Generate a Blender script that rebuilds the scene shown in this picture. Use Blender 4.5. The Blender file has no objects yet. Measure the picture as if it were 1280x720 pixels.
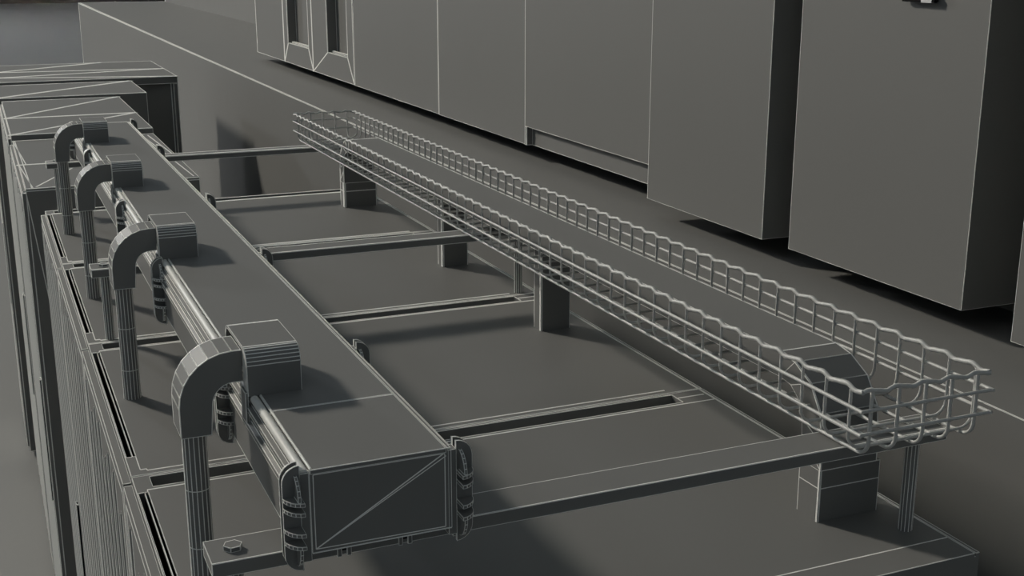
import bpy, math
from mathutils import Vector
C = bpy.context.scene.collection
S = 0.8            # metres per measured unit
FL = -3.68         # floor level in measured units (eye level = 0)
EYE = Vector((0, 0, 0))

# ------------------------------------------------------------------ materials
def mat(name, col, rough=0.6, spec=0.5, noise=0.0, scale=8, bump=0.0):
    m = bpy.data.materials.new(name); m.use_nodes = True
    n = m.node_tree.nodes; l = m.node_tree.links
    b = n['Principled BSDF']
    b.inputs['Roughness'].default_value = rough
    b.inputs['Specular IOR Level'].default_value = spec
    b.inputs['Base Color'].default_value = (*col, 1)
    if noise:
        t = n.new('ShaderNodeTexCoord'); z = n.new('ShaderNodeTexNoise'); r = n.new('ShaderNodeMapRange'); h = n.new('ShaderNodeMix')
        h.data_type = 'RGBA'; z.inputs['Scale'].default_value = scale
        l.new(t.outputs['Object'], z.inputs['Vector']); l.new(z.outputs['Fac'], r.inputs['Value'])
        l.new(r.outputs['Result'], h.inputs['Factor'])
        h.inputs['A'].default_value = (*[c * (1 - noise) for c in col], 1); h.inputs['B'].default_value = (*[c * (1 + noise) for c in col], 1)
        l.new(h.outputs['Result'], b.inputs['Base Color'])
    return m
CLAY = mat('grey_clay_paint', (.20, .20, .193), .55, .3, .02, 3)
WIRE = mat('pale_edge_line', (.93, .93, .89), .5, .4)
RAIL = mat('pale_wire_steel', (.56, .56, .54), .45, .5, .22, 160)
RAILP = mat('pale_rail_plastic', (.75, .75, .71), .5, .4, .08, 90)
DARK = mat('black_recess_shade_and_handles', (.006, .006, .007), .8, .1)  # black base stands in for depth shade in slots and hoods; handles too
FLOORM = mat('grey_floor', (.20, .20, .192), .5, .45, .03, .6)
CHROME = mat('pale_handle_metal', (.8, .8, .8), .25, .6)
UMBER = mat('dark_umber_wall', (.045, .038, .033), .8, .2, .1, .4)
MATS = [CLAY, WIRE, RAIL, DARK, RAILP, FLOORM, CHROME, UMBER]
CL, WI, RA, DK, RP, FM, CH, UM = range(8)

def T(p): return Vector((p[0] * S, p[1] * S, (p[2] - FL) * S))

# ------------------------------------------------------------------ mesh builder
LW = .00038        # half width of the pale edge strips, per unit of distance
class MB:
    def __init__(s, k=1.0): s.v = []; s.f = []; s.m = []; s.sm = []; s.k = k; s.e = []
    def face(s, pts, m=CL, smooth=False):
        i = len(s.v); s.v += [Vector(p) for p in pts]; s.f.append(tuple(range(i, i + len(pts)))); s.m.append(m); s.sm.append(smooth)
    def line(s, a, b, m=WI, k=1.0):
        a = Vector(a); b = Vector(b)
        if (b - a).length > 1e-6: s.e.append((a, b, k * s.k))
    def ribbons(s):
        """lay a fine pale strip along every marked edge, flat on each face the edge belongs to;
        strips on bigger, farther pieces are wider, as painted seams on bigger furniture would be"""
        info = []
        for f in s.f:
            P = [s.v[i] for i in f]; nrm = Vector((0, 0, 0))
            for i in range(len(P)): nrm += (P[i] - P[0]).cross(P[(i + 1) % len(P)] - P[0])
            if nrm.length < 1e-12: continue
            nrm.normalize()
            lo = [min(p[c] for p in P) - .002 for c in range(3)]; hi = [max(p[c] for p in P) + .002 for c in range(3)]
            ax = max(range(3), key=lambda c: abs(nrm[c])); c1, c2 = [c for c in range(3) if c != ax]
            info.append((P, nrm, P[0].dot(nrm), lo, hi, c1, c2))
        def inside(P, c1, c2, q):
            r = False; n = len(P); x, y = q[c1], q[c2]
            for i in range(n):
                A, B = P[i], P[i - 1]
                if (A[c2] > y) != (B[c2] > y) and x < (B[c1] - A[c1]) * (y - A[c2]) / (B[c2] - A[c2]) + A[c1]: r = not r
            return r
        for a, b, k in s.e:
            d = (b - a); L = d.length; d = d / L; mid = (a + b) / 2; done = set(); hit = False
            for P, nrm, off, lo, hi, c1, c2 in info:
                if any(mid[c] < lo[c] or mid[c] > hi[c] for c in range(3)): continue
                if abs(d.dot(nrm)) > .02 or abs(mid.dot(nrm) - off) > .0012: continue
                u = nrm.cross(d).normalized(); st = min(.0006, L * .2)
                for sg in (1, -1):
                    q = mid + u * (sg * st)
                    if not inside(P, c1, c2, q): continue
                    key = (sg if nrm[max(range(3), key=lambda c: abs(nrm[c]))] > 0 else -sg, tuple(round(abs(c), 1) for c in nrm))
                    if key in done: continue
                    done.add(key); hit = True
                    n = 6 if max(a.length, b.length) > 1.6 * min(a.length, b.length) else 1
                    row = []
                    for i in range(n + 1):
                        p = a.lerp(b, i / n); p = p - nrm * (p.dot(nrm) - off); D = max(p.length, 1.2); v = p / D
                        pe = (d - v * d.dot(v)); pu = (u - v * u.dot(v)); f = pe.cross(pu).length / max(pe.length, .05)
                        row.append((p, u * (sg * k * LW * D / min(1, max(f, .14))), nrm * (.00007 * D * k)))
                    for side in (1, -1):
                        for i in range(n):
                            p, w, o = row[i]; p2, w2, o2 = row[i + 1]
                            q = len(s.v); s.v += [p + o * side, p2 + o2 * side, p2 + w2 + o2 * side, p + w + o * side]
                            s.f.append((q, q + 1, q + 2, q + 3)); s.m.append(WI); s.sm.append(False)
            if not hit: s.bead(a, b, k)
    def bead(s, a, b, k):
        d = (b - a).normalized(); u = d.orthogonal().normalized(); w = d.cross(u); q = len(s.v)
        for p in (a, b):
            r = LW * .8 * max(p.length, 1.2) * k
            for t in range(4): s.v.append(p + u * (math.cos(t * math.pi / 2) * r) + w * (math.sin(t * math.pi / 2) * r))
        for t in range(4):
            t2 = (t + 1) % 4; s.f.append((q + t, q + t2, q + 4 + t2, q + 4 + t)); s.m.append(WI); s.sm.append(False)
    def pl(s, pts, close=False, k=1.0):
        for a, b in zip(pts, pts[1:]): s.line(a, b, k=k)
        if close: s.line(pts[-1], pts[0], k=k)
    def box(s, x0, x1, y0, y1, z0, z1, m=CL, w=True, skip=''):
        P = [(x, y, z) for z in (z0, z1) for y in (y0, y1) for x in (x0, x1)]
        F = {'b': (0, 2, 3, 1), 't': (4, 5, 7, 6), 'n': (0, 1, 5, 4), 'f': (2, 6, 7, 3), 'l': (0, 4, 6, 2), 'r': (1, 3, 7, 5)}
        for k, f in F.items():
            if k not in skip: s.face([P[i] for i in f], m)
        if w:
            for a, b in ((0,1),(2,3),(4,5),(6,7),(0,2),(1,3),(4,6),(5,7),(0,4),(1,5),(2,6),(3,7)): s.line(P[a], P[b])
    def tube(s, pts, r, n=6, m=RA, cap=True, close=False, smooth=True):
        pts = [Vector(p) for p in pts]; N = len(pts); rings = []; u = None
        for i, p in enumerate(pts):
            if close: d = pts[(i + 1) % N] - pts[i - 1]
            else: d = pts[min(i + 1, N - 1)] - pts[max(i - 1, 0)]
            d.normalize()
            if u is None: u = d.orthogonal().normalized()
            u = (u - d * u.dot(d)).normalized(); w = d.cross(u)
            st = len(s.v); rings.append(st)
            for q in range(n):
                t = 2 * math.pi * (q + .5) / n; s.v.append(p + u * (math.cos(t) * r) + w * (math.sin(t) * r))
        for i in range(N if close else N - 1):
            a = rings[i]; b = rings[(i + 1) % N]
            for q in range(n):
                q2 = (q + 1) % n; s.f.append((a + q, a + q2, b + q2, b + q)); s.m.append(m); s.sm.append(smooth)
        if cap and not close:
            for rg, fl in ((rings[0], -1), (rings[-1], 1)):
                q0 = len(s.v); s.v += [s.v[rg + q].copy() for q in range(n)]
                s.f.append(tuple(q0 + q for q in range(n))[::fl]); s.m.append(m); s.sm.append(False)
    def cyl(s, x, y, z0, z1, r, n, rings=(), m=CL, wires=True, k=.9):
        P = [(x + r * math.cos(2 * math.pi * (i + .5) / n), y + r * math.sin(2 * math.pi * (i + .5) / n)) for i in range(n)]
        for i in range(n):
            a, b = P[i], P[(i + 1) % n]
            s.face([(*a, z0), (*b, z0), (*b, z1), (*a, z1)], m)
            if wires: s.line((*a, z0), (*a, z1), k=k)
            for z in list(rings) + [z1]: s.line((*a, z), (*b, z), k=k)
        s.face([(*p, z1) for p in P], m); s.face([(*p, z0) for p in P[::-1]], m)
    def prism(s, prof, axis, a0, a1, m=CL, w=True, wl=True, cap=True):
        """closed 2-D profile extruded along an axis"""
        def P(c, t):
            return {'x': (t, c[0], c[1]), 'y': (c[0], t, c[1]), 'z': (c[0], c[1], t)}[axis]
        n = len(prof)
        for i in range(n):
            a, b = prof[i], prof[(i + 1) % n]
            s.face([P(a, a0), P(b, a0), P(b, a1), P(a, a1)], m)
            if wl: s.line(P(a, a0), P(a, a1))
            if w: s.line(P(a, a0), P(b, a0)); s.line(P(a, a1), P(b, a1))
        if cap:
            s.face([P(c, a0) for c in prof][::-1], m); s.face([P(c, a1) for c in prof], m)
    def cells(s, xs, ys, h, base, mt=lambda i, j: CL):
        nx, ny = len(xs) - 1, len(ys) - 1
        H = lambda i, j: h(i, j) if 0 <= i < nx and 0 <= j < ny else base
        for i in range(nx):
            for j in range(ny):
                z = H(i, j); s.face([(xs[i], ys[j], z), (xs[i+1], ys[j], z), (xs[i+1], ys[j+1], z), (xs[i], ys[j+1], z)], mt(i, j))
        for i in range(nx + 1):
            for j in range(ny):
                a, b = H(i - 1, j), H(i, j)
                if abs(a - b) > 1e-6:
                    s.face([(xs[i], ys[j], a), (xs[i], ys[j+1], a), (xs[i], ys[j+1], b), (xs[i], ys[j], b)], DK if DK in [mt(q, j) for q in (i - 1, i) if 0 <= q < nx] else CL)
                    z = max(a, b); s.line((xs[i], ys[j], z), (xs[i], ys[j+1], z))
        for i in range(nx):
            for j in range(ny + 1):
                a, b = H(i, j - 1), H(i, j)
                if abs(a - b) > 1e-6:
                    s.face([(xs[i], ys[j], a), (xs[i+1], ys[j], a), (xs[i+1], ys[j], b), (xs[i], ys[j], b)])
                    z = max(a, b); s.line((xs[i], ys[j], z), (xs[i+1], ys[j], z))
    def build(s, name, parent=None, at=None):
        s.ribbons()
        me = bpy.data.meshes.new(name)
        o = bpy.data.objects.new(name, me); C.objects.link(o)
        if parent is not None:
            o.parent = parent; off = Vector(parent['_w'])
        else:
            off = T(at) if at is not None else Vector((0, 0, 0)); o.location = off
        o['_w'] = tuple(off)
        me.from_pydata([T(p) - off for p in s.v], [], s.f)
        used = sorted(set(s.m)); 
        for u in used: me.materials.append(MATS[u])
        mp = {u: i for i, u in enumerate(used)}
        for p, mi, sm in zip(me.polygons, s.m, s.sm): p.material_index = mp[mi]; p.use_smooth = sm
        me.update(); return o

def tag(o, label, cat, group=None):
    o['label'] = label; o['category'] = cat
    if group: o['group'] = group
    return o
def thing(name, at, label, cat, group=None):
    o = bpy.data.objects.new(name, None); C.objects.link(o); o.location = T(at); o['_w'] = tuple(T(at))
    o.empty_display_size = .1
    return tag(o, label, cat, group)
def struct(o): o['kind'] = 'structure'; return o
def dup(root, dpos, label):
    r = root.copy(); C.objects.link(r); r.location = root.location + Vector(dpos) * S; r['label'] = label
    for ch in list(root.children):
        c = ch.copy(); C.objects.link(c); c.parent = r
        for g in list(ch.children):
            d = g.copy(); C.objects.link(d); d.parent = c
    return r

# ------------------------------------------------------------------ the room
b = MB(); b.face([(-60, -8, FL), (60, -8, FL), (60, 98, FL), (-60, 98, FL)], FM); struct(b.build('floor'))
b = MB(); b.box(-60, 60, 98, 98.5, FL, 2.5, UM, w=False); struct(b.build('wall_back'))
b = MB(); b.box(3.73, 4.2, -3, 26.65, FL, 2.2, w=False); b.line((3.73, 26.65, -1), (3.73, 26.65, 2)); struct(b.build('wall_right'))
b = MB(); b.box(2.05, 3.73, -3, 26.65, FL, -1, w=False)
b.line((2.05, -3, -1), (2.05, 26.65, -1), k=1.5); b.line((2.05, 26.65, -1), (3.73, 26.65, -1)); b.line((2.05, 26.65, -1), (2.05, 26.65, FL), k=1.2)
struct(b.build('trim_1'))

# ------------------------------------------------------------------ main row of racks
def ribbed_door(m, x, y0, y1, z0, z1, n, rib=.004):
    m.k = .85
    m.box(x, x + .016, y0 + .006, y1 - .006, z0, z1)
    w = (y1 - y0 - .08)
    m.pl([(x - .0005, y0 + .03, z0 + .04), (x - .0005, y1 - .03, z0 + .04), (x - .0005, y1 - .03, z1 - .03), (x - .0005, y0 + .03, z1 - .03)], True)
    for i in range(n):
        y = y0 + .04 + w * (i + .5) / n
        zt = z1 - .05 - .05 * (i % 3 == 0)
        m.prism([(x - rib, y), (x, y + .010), (x, y - .010)], 'z', z0 + .06, zt, w=False)

def rack(y0, y1, label):
    yc = (y0 + y1) / 2
    t = thing('server_rack', (.85, yc, FL), label, 'server rack', 'server racks in the main row')
    m = MB(); m.box(.206, 1.498, y0 + .004, y1 - .004, FL + .06, -1.05, w=False)
    for x in (.206, 1.498):
        for y in (y0 + .004, y1 - .004): m.line((x, y, FL + .06), (x, y, -1.05))
    m.line((1.498, y0 + .004, -1.05), (1.40, y0 + .004, FL + .06)); m.line((1.498, y0 + .004, -1.05), (1.47, y0 + .004, FL + .06))
    m.build('cabinet_body', t)
    m = MB()
    xs = [.203, .2058, .2168, .2184, .2240, .236, 1.418, 1.4965, 1.499, 1.507]
    ys = [y0 + .002, y0 + .105, y1 - .085, y1 - .062, y1 - .012, y1 - .002]
    def h(i, j):
        if i in (2-0, 4-1+0) and False: return 0
        if j == 1 and i in (1, 3): return -1.045
        if j == 3 and i == 5: return -1.03
        if i == 7: return -1.006
        return -1.0
    m.cells(xs, ys, h, -1.05, lambda i, j: DK if (j == 1 and i in (1, 3)) else CL)
    e = .0004
    if y0 > 1.5: m.pl([(.2235, y0 + .105, -1+e), (.2235, y0 + .03, -1+e), (.236, y0 + .03, -1+e), (.236, y0 + .022, -1+e), (1.418, y0 + .022, -1+e), (1.49, y0+.068, -1+e)][:5])
    m.pl([(.2235, y1 - .085, -1+e), (.2235, y1 - .074, -1+e), (.236, y1 - .074, -1+e), (1.418, y1 - .074, -1+e), (1.496, y1 - .074, -1+e)])
    m.line((1.418, y1 - .036, -1+e), (1.49, y1 - .036, -1+e)); m.line((.236, y1 - .036, -1.03+e), (1.418, y1 - .036, -1.03+e))
    if y0 < 1.5: m.line((.236, y0 + .068, -1+e), (1.496, y0 + .068, -1+e))
    m.build('top_panel', t)
    m = MB(); ribbed_door(m, .186, y0, y1, FL + .09, -1.015, 8); d = m.build('door', t)
    m = MB(); yh = y0 + .09
    m.box(.176, .186, yh, yh + .035, -2.5, -1.9, DK, w=True)
    m.build('door_handle', d)
    m = MB(); m.box(1.499, 1.511, y0 + .008, y1 - .008, FL + .09, -1.012); m.build('rear_door', t)
    for x in (.28, 1.42):
        for y in (y0 + .08, y1 - .08):
            m = MB(); m.cyl(x, y, FL, FL + .06, .025, 10, wires=False); m.build('foot', t)
ry = [1.469, 2.374, 3.305, 4.245, 5.19]
labs = ['nearest grey server rack, its near top corner at the bottom right of the view',
        'second server rack from the camera, between the first two grooved seams of the row',
        'third server rack from the camera, carrying the middle support bar posts',
        'farthest of the four racks in the row, under the far end of the cable duct']
for i in range(4): rack(ry[i], ry[i + 1], labs[i])

# ------------------------------------------------------------------ cabinets beyond the row
def far_cab(name, x0, x1, y0, y1, z1, label, lines=(), n=8, cat='cabinet', foot=.04):
    t = thing(name, ((x0 + x1) / 2, (y0 + y1) / 2, FL), label, cat, 'cabinets beyond the rack row')
    m = MB(); m.box(x0 + .012, x1, y0, y1, FL + foot, z1)
    for a, c in lines: m.line(a, c)
    m.build('cabinet_body', t)
    m = MB(); ribbed_door(m, x0 - .004, y0, y1, FL + .08, z1 - .02, n); d = m.build('door', t)
    m = MB(); m.box(x0 - .012, x0 - .004, y0 + .08, y0 + .115, -2.5, -1.9, DK); m.build('door_handle', d)
    for x in (x0 + .08, x1 - .08):
        for y in (y0 + .08, y1 - .08):
            m = MB(); m.cyl(x, y, FL, FL + foot, .03, 10, wires=False); m.build('foot', t)
    return t
e = .0006
far_cab('equipment_cabinet', .143, .899, 5.72, 7.26, -1.0,
        'low grey cabinet just past the far end of the rack row, diagonal seams on top',
        [((.143, 6.40, -1+e), (.899, 6.40, -1+e)), ((.18, 5.74, -1+e), (.165, 7.25, -1+e)), ((.155, 7.25, -1+e), (.187, 6.4, -1+e)), ((.155, 6.38, -1+e), (.185, 5.74, -1+e)),
         ((.20, 5.76, -1+e), (.80, 7.24, -1+e)), ((.82, 5.74, -1+e), (.82, 7.2, -1+e)), ((.83, 7.2, -1+e), (.88, 5.76, -1+e)), ((.86, 7.2, -1+e), (.89, 6.4, -1+e)),
         ((.143, 5.72, -1.01), (.899, 5.72, -1.01)), ((.155, 5.72, -1.02), (.30, 5.72, -2.4))], 9)
far_cab('equipment_cabinet', .138, .905, 7.30, 9.02, -.975,
        'slightly taller grey cabinet with two long diagonal seams, behind the low one',
        [((.138, 8.06, -.975+e), (.905, 8.06, -.975+e)), ((.138, 8.06, -.975+e), (.905, 9.02, -.975+e)), ((.138, 7.3, -.975+e), (.905, 8.06, -.975+e))], 9)
far_cab('equipment_cabinet', .087, 1.144, 9.43, 10.37, -1.0,
        'wider grey cabinet with a single diagonal seam, third beyond the row',
        [((.087, 9.43, -1+e), (1.144, 10.37, -1+e))], 8)
t = thing('equipment_cabinet', (.85, 11.4, FL), 'farthest and widest grey cabinet, with an overhanging top slab, behind the others', 'cabinet', 'cabinets beyond the rack row')
m = MB(); m.box(.15, 1.54, 10.6, 12.2, -1.058, -1.0)
m.line((.15, 11.5, -1+e), (1.54, 11.35, -1+e)); m.line((.15, 11.0, -1+e), (1.54, 11.35, -1+e)); m.line((.15, 11.0, -1+e), (1.54, 10.6, -1+e)); m.line((.15, 11.5, -1+e), (1.1, 12.2, -1+e))
m.build('top_slab', t)
m = MB(); m.box(.16, 1.507, 10.64, 12.16, FL + .02, -1.058, w=False); m.line((1.49, 10.64, FL + .02), (1.49, 10.64, -1.06)); m.build('cabinet_body', t)
m = MB(); m.box(1.507, 1.54, 10.61, 12.19, FL, -1.06); m.build('side_panel', t)

# ------------------------------------------------------------------ large cabinets on the ledge
ZB, ZT = -.925, 1.15
def tall(y0, y1, x, label, near_w=True):
    t = thing('tall_cabinet', ((x + 3.7) / 2, (y0 + y1) / 2, -1), label, 'cabinet', 'tall cabinets on the ledge')
    m = MB(.8); m.box(x, 3.71, y0, y1, ZB, ZT); m.build('cabinet_body', t)
    m = MB(); m.box(x + .32, 3.66, y0 + .05, y1 - .05, -1, ZB, w=False); m.build('plinth', t)
    return t
tall(1.20, 2.19, 2.27, 'grey tall cabinet cut off by the right edge of the view')
t3 = tall(2.446, 3.224, 2.349, 'largest blank tall cabinet with a short handle at the top edge of view')
m = MB(); m.box(2.332, 2.349, 2.735, 2.750, -.130, -.10, DK, w=False); m.box(2.332, 2.349, 2.635, 2.650, -.130, -.10, DK, w=False)
m.box(2.330, 2.340, 2.63, 2.755, -.1325, -.118, DK, w=False); m.box(2.3295, 2.3395, 2.64, 2.68, -.133, -.119, CH, w=False); m.build('handle', t3)
tall(3.366, 4.14, 2.344, 'grey tall cabinet, blank front, left of the one with the handle')
# cabinet with a recessed base panel
x = 2.465
t = thing('tall_cabinet', (3.1, 4.9, -1), 'tall cabinet with a recessed base strip along its bottom edge', 'cabinet', 'tall cabinets on the ledge')
m = MB(); m.box(x, 3.71, 4.18, 5.59, -.834, ZT); m.box(x, x + .06, 5.565, 5.59, ZB, -.834); m.build('cabinet_body', t)
m = MB(); m.box(x + .03, 3.71, 4.18, 5.565, ZB, -.834, w=False); m.line((x + .03, 4.18, ZB), (x + .03, 5.565, ZB)); m.line((x + .03, 5.565, ZB), (x + .03, 5.565, -.834)); m.build('base_panel', t)
m = MB(); m.box(x + .32, 3.66, 4.25, 5.5, -1, ZB, w=False); m.build('plinth', t)
tall(5.605, 6.85, 2.474, 'grey tall cabinet with a plain door, just left of the recessed base one')
tall(6.87, 8.61, 2.480, 'grey tall cabinet with a plain door, directly beside the narrow windows')
# windowed cabinet
x = 2.485; t = thing('tall_cabinet', (3.1, 10.2, -1), 'farthest tall cabinet, with two narrow recessed windows in its front', 'cabinet', 'tall cabinets on the ledge')
m = MB(); m.box(x + .16, 3.71, 8.64, 11.9, ZB, ZT, w=False); m.box(x, x + .16, 10.78, 11.9, ZB, ZT)
m.build('cabinet_body', t)
def window_panel(ya, yb, ia, ib, zi):
    m = MB(); O = [(x, ya, ZB), (x, yb, ZB), (x, yb, ZT), (x, ya, ZT)]; I = [(x, ia, zi), (x, ib, zi), (x, ib, .8), (x, ia, .8)]
    J = [(x + .075, p[1], p[2]) for p in I]
    for i in range(4):
        k = (i + 1) % 4
        m.face([O[i], O[k], I[k], I[i]]); m.line(O[i], O[k]); m.line(I[i], I[k]); m.line(O[i], I[i])
        m.face([I[i], I[k], J[k], J[i]]); m.line(J[i], J[k])
    m.face([(x, ya, ZB), (x, ya, ZT), (x + .16, ya, ZT), (x + .16, ya, ZB)]); m.face([(x, ya, ZB), (x + .16, ya, ZB), (x + .16, yb, ZB), (x, yb, ZB)])
    f = m.build('window_frame', t)
    m = MB(); m.face(J); m.box(x + .03, x + .045, ia + .01, ib - .01, zi, zi + .012); m.build('window_pane', f)
window_panel(9.80, 10.78, 9.93, 10.62, -.757); window_panel(8.64, 9.80, 8.80, 9.34, -.745)
m = MB(); m.box(x + .32, 3.66, 8.8, 11.7, -1, ZB, w=False); m.build('plinth', t)

# ------------------------------------------------------------------ support bars
def bar(y0, label, x0=.227):
    t = thing('support_bar', (.85, y0 + .036, -.82), label, 'support bar', 'bars under the duct and tray')
    m = MB(); m.box(x0, 1.49, y0, y0 + .073, -.8215, -.80)
    m.line((x0, y0, -.80), (1.49, y0, -.80), k=1.6); m.build('rail', t)
    for xc in (.262, 1.449):
        m = MB(); m.cyl(xc, y0 + .036, -1.0, -.8215, .0125, 12, k=.7); m.build('post', t)
    m = MB()
    P = [(.262 + .0135 * math.cos(math.radians(60 * i + 8)), y0 + .036 + .0135 * math.sin(math.radians(60 * i + 8))) for i in range(6)]
    m.prism(P, 'z', -.80, -.793); m.build('bolt', t)
    if y0 < 2:
        for xa in (.40, .49):
            m = MB(); m.box(xa, xa + .006, y0 - .003, y0, -.823, -.80); m.box(xa + .014, xa + .02, y0 - .003, y0, -.823, -.80); m.box(xa+.006, xa+.014, y0-.001, y0, -.815, -.803, DK, w=False); m.build('clip', t)
    return t
bar(1.557, 'nearest support bar across the racks, hex bolt visible at its left end')
bar(3.297, 'middle support bar across the racks, between the first and last bars')
bar(5.112, 'farthest support bar, crossing near the far end of the wire tray', .222)

# ------------------------------------------------------------------ duct
D0, D1, DT, DB = 1.505, 5.20, -.663, -.785
t = thing('cable_duct', (.45, D0, -.80), 'long flat grey cable duct running down the left side above the racks', 'cable duct')
arc = lambda cx, cz, r, a0, a1, n: [(cx + r * math.cos(math.radians(a0 + (a1 - a0) * i / n)), cz + r * math.sin(math.radians(a0 + (a1 - a0) * i / n))) for i in range(n + 1)]
m = MB(); m.box(.352, .549, D0, D1, DB, DT - .006, w=False)
# end frame and doubled diagonal on the near end
y = D0 - .0006
m.pl([(.353, y, DB+.001), (.553, y, DB+.001), (.553, y, DT), (.353, y, DT)], True)
m.pl([(.358, y, DB + .006), (.544, y, DB + .004), (.544, y, DT - .008), (.358, y, DT - .008)], True)
m.line((.358, y, DB + .006), (.542, y, DT - .008), k=1.3); m.line((.358, y, DB + .006), (.546, y, DT - .0115), k=1.0)
m.build('channel', t)
m = MB(); m.box(.354, .5455, D0 - .002, 1.739, DT - .006, DT); m.box(.354, .5455, 1.741, D1, DT - .006, DT); m.build('lid', t)
def side(sign, name):
    m = MB(); xw = .352 if sign < 0 else .549; g = lambda d: xw + sign * d
    prof = [(g(0), DB), (g(.014), DB), (g(.014), DT - .055), (g(.019), DT - .052), (g(.019), DT - .043), (g(.013), DT - .040), (g(.013), DT - .028), (g(.017), DT - .026), (g(.017), DT - .018), (g(.010), DT - .016), (g(0), DT - .016)]
    if sign < 0: prof = prof[::-1]
    m.prism(prof, 'y', D0 + .002, D1)
    m.build(name, t)
    m = MB()
    if sign > 0:
        pf = [(g(0), DT - .012), (g(0), DT - .002), (g(.005), DT - .002), (g(.005), DT - .006), (g(.010), DT - .006), (g(.012), DT - .009), (g(.012), DT - .016)]
        m.prism(pf, 'y', D0 + .002, D1); m.build('edge_rail', t); return
    m.tube([(g(.0055), D0 + .003, DT - .006), (g(.0055), D1, DT - .006)], .0068, 10, RP)
    m.tube([(g(-.004), D0 + .003, DT - .001), (g(-.004), D1, DT - .001)], .0022, 6, RP)
    m.build('edge_rail', t)
side(-1, 'side_wall'); side(1, 'side_wall')
def coupler(sign, yc):
    xw = .352 - .012 if sign < 0 else .549 + .012
    g = lambda d: xw + sign * d
    m = MB(.8); w = .024; zt, zb = DT + .008, DB - .022
    def stad(ya):
        a = [(g(w * math.sin(math.radians(15 * i))), zt - w * 1.0 + w * math.cos(math.radians(15 * i))) for i in range(7)]
        c = [(g(w * math.cos(math.radians(15 * i))), zb + w - w * math.sin(math.radians(15 * i))) for i in range(7)]
        pr = a + c
        m.prism(pr, 'y', ya, ya + .003, wl=False)
    stad(yc + .009); stad(yc + .024)
    for zf in (DT - .040, DT - .054, DB + .038, DB + .020):
        q = [(g(0), yc + .012)] + [(g(w * math.cos(math.radians(15 * i))), yc + .012 - .03 * math.sin(math.radians(15 * i))) for i in range(7)]
        m.prism(q, 'z', zf, zf + .005)
        q = [(g(0), yc + .027)] + [(g(w * math.cos(math.radians(15 * i))), yc + .027 + .02 * math.sin(math.radians(15 * i))) for i in range(7)]
        m.prism(q, 'z', zf, zf + .005)
    # upright webs at head and foot
    q = [(yc + .012, DT - .035)] + [(yc + .012 - .026 * math.cos(math.radians(15 * i)), DT - .035 + .030 * math.sin(math.radians(15 * i))) for i in range(7)]
    m.prism(q, 'x', min(g(.004), g(.008)), max(g(.004), g(.008)))
    q = [(yc + .012, DB + .020)] + [(yc + .012 - .026 * math.cos(math.radians(15 * i)), DB + .020 - .034 * math.sin(math.radians(15 * i))) for i in range(7)]
    m.prism(q, 'x', min(g(.004), g(.008)), max(g(.004), g(.008)))
    m.box(min(g(-.012), g(0)), max(g(-.012), g(0)), yc + .008, yc + .028, DB - .01, DT - .004)
    m.build('coupler', t)
for yc in (D0 - .008, 1.985, 2.745, 3.46, 4.44, 5.192):
    coupler(-1, yc); coupler(1, yc)

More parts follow.
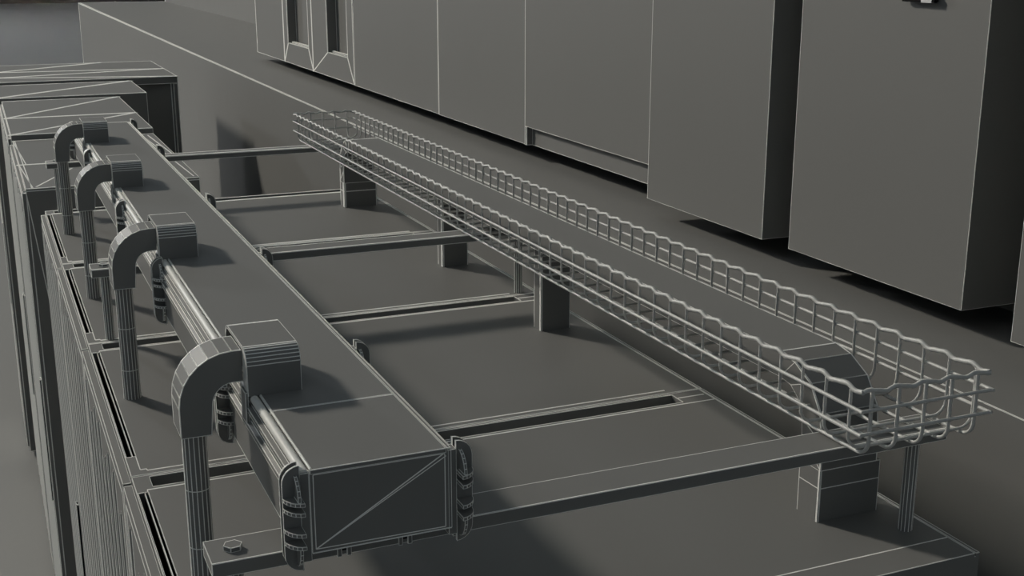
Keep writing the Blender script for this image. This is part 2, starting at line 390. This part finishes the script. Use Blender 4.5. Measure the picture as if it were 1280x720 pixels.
# ------------------------------------------------------------------ cable drops over the duct's left side
def drop(y0, label):
    t = thing('cable_drop', (.262, y0 + .075, -1), label, 'cable drop', 'cable drops hooked over the duct')
    r = .024; zt, zl = -.590, DT
    y1 = y0 + .172
    pr = [(y0, zl)] + [(y0 + r - r * math.cos(math.radians(a)), zt - r + r * math.sin(math.radians(a))) for a in range(0, 91, 15)] \
       + [(y1 - r + r * math.sin(math.radians(a)), zt - r + r * math.cos(math.radians(a))) for a in range(0, 91, 15)] + [(y1, zl)]
    th = .005
    yc = (y0 + y1) / 2
    ins = [(y0 + th, zl)] + [(y0 + r - (r - th) * math.cos(math.radians(a)), zt - r + (r - th) * math.sin(math.radians(a))) for a in range(0, 91, 15)] \
       + [(y1 - r + (r - th) * math.sin(math.radians(a)), zt - r + (r - th) * math.cos(math.radians(a))) for a in range(0, 91, 15)] + [(y1 - th, zl)]
    X0, X1 = .337, .421
    m = MB()
    n = len(pr)
    for i in range(n - 1):
        a, c = pr[i], pr[i + 1]; m.face([(X0, *a), (X1, *a), (X1, *c), (X0, *c)]); m.face([(X0, *ins[i]), (X0, *ins[i+1]), (X1 - th, *ins[i+1]), (X1 - th, *ins[i])])
        m.face([(X0, *a), (X0, *c), (X0, *ins[i+1]), (X0, *ins[i])])
        m.line((X0, *a), (X0, *c)); m.line((X1, *a), (X1, *c)); m.line((X0, *ins[i]), (X0, *ins[i + 1]))
        if 0 < i: m.line((X0, *a), (X1, *a))
    m.line((X0, *pr[n-2]), (X1, *pr[n-2]))
    m.face([(X1, *p) for p in pr]); m.face([(X1 - th, *p) for p in ins][::-1], DK)
    pn = [p for p in pr if p[0] < y0 + .03]
    m.face([(X0 + .0005, *p) for p in pn] + [(X0 + .0005, y0 + .036, zt), (X0 + .0005, y0 + .036, zl)], RP)
    m.box(X0 - .0045, X0, y0, y0 + .036, DT - .045, zl + .006)
    m.build('hood', t)
    # elbow
    m = MB(1.35); ea, eb = y0 + .036, y0 + .116
    cx, cz, ro, ri = .322, -.683, .085, .034
    out = [(X0 - .0005, cz + ro)] + [(cx - ro * math.sin(math.radians(a)), cz + ro * math.cos(math.radians(a))) for a in [i * 90 / 7 for i in range(8)]] + [(cx - ro, -.731)]
    inn = [(X0 - .0005, cz + ri)] + [(cx - ri * math.sin(math.radians(a)), cz + ri * math.cos(math.radians(a))) for a in [i * 90 / 7 for i in range(8)]] + [(cx - ri - .004, -.731)]
    k = len(out)
    for i in range(k - 1):
        o1, o2, i1, i2 = out[i], out[i+1], inn[i], inn[i+1]
        m.face([(o1[0], ea, o1[1]), (i1[0], ea, i1[1]), (i2[0], ea, i2[1]), (o2[0], ea, o2[1])])
        m.face([(o1[0], eb, o1[1]), (o2[0], eb, o2[1]), (i2[0], eb, i2[1]), (i1[0], eb, i1[1])])
        m.face([(o1[0], ea, o1[1]), (o2[0], ea, o2[1]), (o2[0], eb, o2[1]), (o1[0], eb, o1[1])])
        m.face([(i1[0], ea, i1[1]), (i1[0], eb, i1[1]), (i2[0], eb, i2[1]), (i2[0], ea, i2[1])])
        for yy in (ea, eb):
            m.line((o1[0], yy, o1[1]), (o2[0], yy, o2[1])); m.line((i1[0], yy, i1[1]), (i2[0], yy, i2[1]))
        m.line((o2[0], ea, o2[1]), (o2[0], eb, o2[1])); m.line((o1[0], ea, o1[1]), (o1[0], eb, o1[1]))
        m.line((i1[0], ea, i1[1]), (i1[0], eb, i1[1]))
    o1, i1 = out[-1], inn[-1]
    m.face([(o1[0], ea, o1[1]), (i1[0], ea, i1[1]), (i1[0], eb, i1[1]), (o1[0], eb, o1[1])])
    m.pl([(o1[0], ea, o1[1]), (i1[0], ea, i1[1]), (i1[0], eb, i1[1]), (o1[0], eb, o1[1])], True)
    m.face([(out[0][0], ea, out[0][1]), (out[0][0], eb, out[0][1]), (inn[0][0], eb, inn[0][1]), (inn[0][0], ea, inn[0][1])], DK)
    m.build('elbow', t)
    m = MB(); m.cyl(.261, y0 + .072, -1.0, -.731, .0195, 16, (-.83, -.93)); m.build('hose', t)
    return t
d0 = drop(1.816, 'nearest and largest looking drop elbow and hose on the left of the duct')
dup(d0, (0, .954, 0), 'drop elbow and hose second from the near end of the duct')
dup(d0, (0, 1.893, 0), 'drop elbow and hose third from the near end, above the small rack edge post')
dup(d0, (0, 2.835, 0), 'farthest drop elbow and hose, at the far end of the duct')

# ------------------------------------------------------------------ wire basket tray
TY0, TY1, XL, XR, ZTp, ZBt = 1.497, 5.31, 1.252, 1.513, -.681, -.789
t = thing('wire_basket_tray', (1.38, TY0, -.80), 'long pale wire mesh cable tray with a wavy rim, lying on the bars', 'cable tray')
R = .0029; STEP = .0642
ys = [1.527 + STEP * i for i in range(59)]
def wave(pts_from, pts_to, period, amp, phase=0.0, nper=8):
    a = Vector(pts_from); c = Vector(pts_to); L = (c - a).length; n = int(L / period * nper) + 1; out = []
    for i in range(n + 1):
        s_ = L * i / n; ph = 2 * math.pi * (s_ / period + phase)
        out.append(a + (c - a) * (i / n) + Vector((0, 0, amp * (math.sin(ph) + .35 * math.sin(2 * ph)))))
    return out
m = MB(); ph0 = -(1.527 - TY0) / STEP
for xx in (XL, XR): m.tube(wave((xx, TY0, ZTp), (xx, TY1, ZTp), STEP, .0029, ph0), .0044, 6)
for yy in (TY0, TY1): m.tube(wave((XL, yy, ZTp), (XR, yy, ZTp), .055, .0026, 0), .0040, 6)
m.build('rim', t)
def uprof(rc=.026, n=5):
    p = [(XL, ZTp), (XL, ZBt + rc)]
    p += [(XL + rc - rc * math.cos(math.radians(90 * i / n)), ZBt + rc - rc * math.sin(math.radians(90 * i / n))) for i in range(1, n + 1)]
    p += [(XR - rc + rc * math.sin(math.radians(90 * i / n)), ZBt + rc - rc * math.cos(math.radians(90 * i / n))) for i in range(0, n + 1)]
    return p + [(XR, ZTp)]
up = uprof()
m = MB(); m.tube([(a, 0, c) for a, c in up], R, 6)
base = None
for i, y in enumerate(ys):
    if base is None:
        mm = MB(); mm.tube([(a, y, c) for a, c in up], R, 6); base = mm.build('cross_wire', t)
    else:
        o = base.copy(); C.objects.link(o); o.parent = t; o.location = (0, (y - ys[0]) * S, 0)
for xx, sg in ((XL - .0045, -1), (XR + .0045, 1)):
    for zz in (-.712, -.752):
        m = MB(); m.tube([(xx, TY0 - .008, zz), (xx, 3.05, zz)], .0033, 8); m.tube([(xx, 3.05, zz), (xx, TY1, zz)], .0030, 8)
        m.build('long_wire', t)
for k in range(5):
    xx = 1.270 + .0545 * k; rc = .026
    p = [(xx, TY0, ZTp), (xx, TY0, ZBt - .005 + rc)] + [(xx, TY0 + rc - rc * math.cos(math.radians(18 * i)), ZBt - .005 + rc - rc * math.sin(math.radians(18 * i))) for i in range(1, 6)]
    p += [(xx, 3.2, ZBt - .005)] + [(xx, TY1 - rc + rc * math.sin(math.radians(18 * i)), ZBt - .005 + rc - rc * math.cos(math.radians(18 * i))) for i in range(0, 6)] + [(xx, TY1, ZTp)]
    m = MB(); m.tube(p, R * 1.15, 6); m.build('long_wire', t)
for yy in (TY0 - .0045, TY1 + .0045):
    for zz in (-.712, -.752):
        m = MB(); m.tube([(XL - .006, yy, zz), (XR + .006, yy, zz)], .0031, 8); m.build('end_wire', t)

# ------------------------------------------------------------------ flat trunk inside the tray
t = thing('trunking_run', (1.385, 1.70, -1), 'flat grey trunking lying inside the wire tray, curving down onto the racks', 'trunking')
X0, X1 = 1.320, 1.445
m = MB(); m.box(X0, X1, 1.815, 4.71, -.765, -.715); m.build('trunk_cover', t)
def bend(yf, sg):
    O = [(0, -.715), (-.045, -.7225), (-.095, -.748), (-.128, -.795), (-.137, -.85), (-.138, -.90)]
    I = [(0, -.765), (-.035, -.770), (-.062, -.79), (-.074, -.82), (-.077, -.85), (-.077, -.90)]
    m = MB()
    G = lambda p: (yf + sg * p[0], p[1])
    for i in range(5):
        o1, o2, i1, i2 = G(O[i]), G(O[i+1]), G(I[i]), G(I[i+1])
        for xx in (X0, X1): m.face([(xx, *o1), (xx, *i1), (xx, *i2), (xx, *o2)]); m.line((xx, *o1), (xx, *o2), k=2.2); m.line((xx, *i1), (xx, *i2))
        m.face([(X0, *o1), (X0, *o2), (X1, *o2), (X1, *o1)]); m.face([(X0, *i1), (X1, *i1), (X1, *i2), (X0, *i2)])
        m.line((X0, *o2), (X1, *o2)); m.line((X0, *o1), (X1, *o1))
        m.line((X0 - .0005, *i1), (X0 - .0005, *o2), k=.8)
    m.build('bend_cover', t)
    y = sorted((G(O[-1])[0], G(I[-1])[0]))
    m = MB(); m.box(X0, X1 + .008, y[0], y[1], -1.0, -.90, w=False)
    for xx in (X0, X1 + .008):
        for yy in y: m.line((xx, yy, -1), (xx, yy, -.90), k=3.2 if (xx == X0 and yy == y[0]) else 1.3)
    for zz in (-.90, -.935):
        m.pl([(X0, y[1], zz), (X0, y[0], zz), (X1 + .008, y[0], zz)])
    m.build('drop_box', t)
bend(1.815, 1); bend(4.71, -1)
for y in (2.940, 3.713):
    m = MB(); m.box(1.346, 1.433, y, y + .046, -1.0, -.765, w=False)
    for xx in (1.346, 1.433):
        for yy in (y, y + .046): m.line((xx, yy, -1), (xx, yy, -.765), k=3 if (xx < 1.4 and yy == y) else 1.3)
    m.build('drop_box', t)

# ------------------------------------------------------------------ light and camera
w = bpy.data.worlds.new('World'); bpy.context.scene.world = w; w.use_nodes = True
bg = w.node_tree.nodes['Background']; bg.inputs['Color'].default_value = (.80, .92, 1.0, 1); bg.inputs['Strength'].default_value = .165
sd = bpy.data.lights.new('hall_lamp', 'POINT'); sd.energy = 8100; sd.use_nodes = True; sd.shadow_soft_size = .75; sd.color = (1, .935, .83)
ln = sd.node_tree; em = ln.nodes['Emission']; fo = ln.nodes.new('ShaderNodeLightFalloff'); fo.inputs['Strength'].default_value = 1 / 330
ln.links.new(fo.outputs['Constant'], em.inputs['Strength'])
so = bpy.data.objects.new('hall_lamp', sd); C.objects.link(so); so.location = T((-8.8, 19.4, 9.8))

s2 = bpy.data.lights.new('added_far_floor_fill', 'POINT'); s2.energy = 11000; s2.shadow_soft_size = .75; s2.color = (.93, .97, 1)  # added fill with no known source, brightens the far floor
o2 = bpy.data.objects.new('added_far_floor_fill', s2); C.objects.link(o2); o2.location = T((-16, 66, 12))
cd = bpy.data.cameras.new('camera'); cd.lens = 1553 / 1280 * 36; cd.sensor_width = 36; cd.clip_start = .05; cd.clip_end = 300
co = bpy.data.objects.new('camera', cd); C.objects.link(co); co.location = T((0, 0, 0))
co.rotation_euler = (math.radians(90 - 15.196), 0, math.radians(-23.206))
bpy.context.scene.camera = co
for o in bpy.data.objects:
    if '_w' in o: del o['_w']
vs = bpy.context.scene.view_settings; vs.view_transform = 'Standard'; vs.look = 'None'; vs.exposure = 0; vs.gamma = 1; vs.use_curve_mapping = False
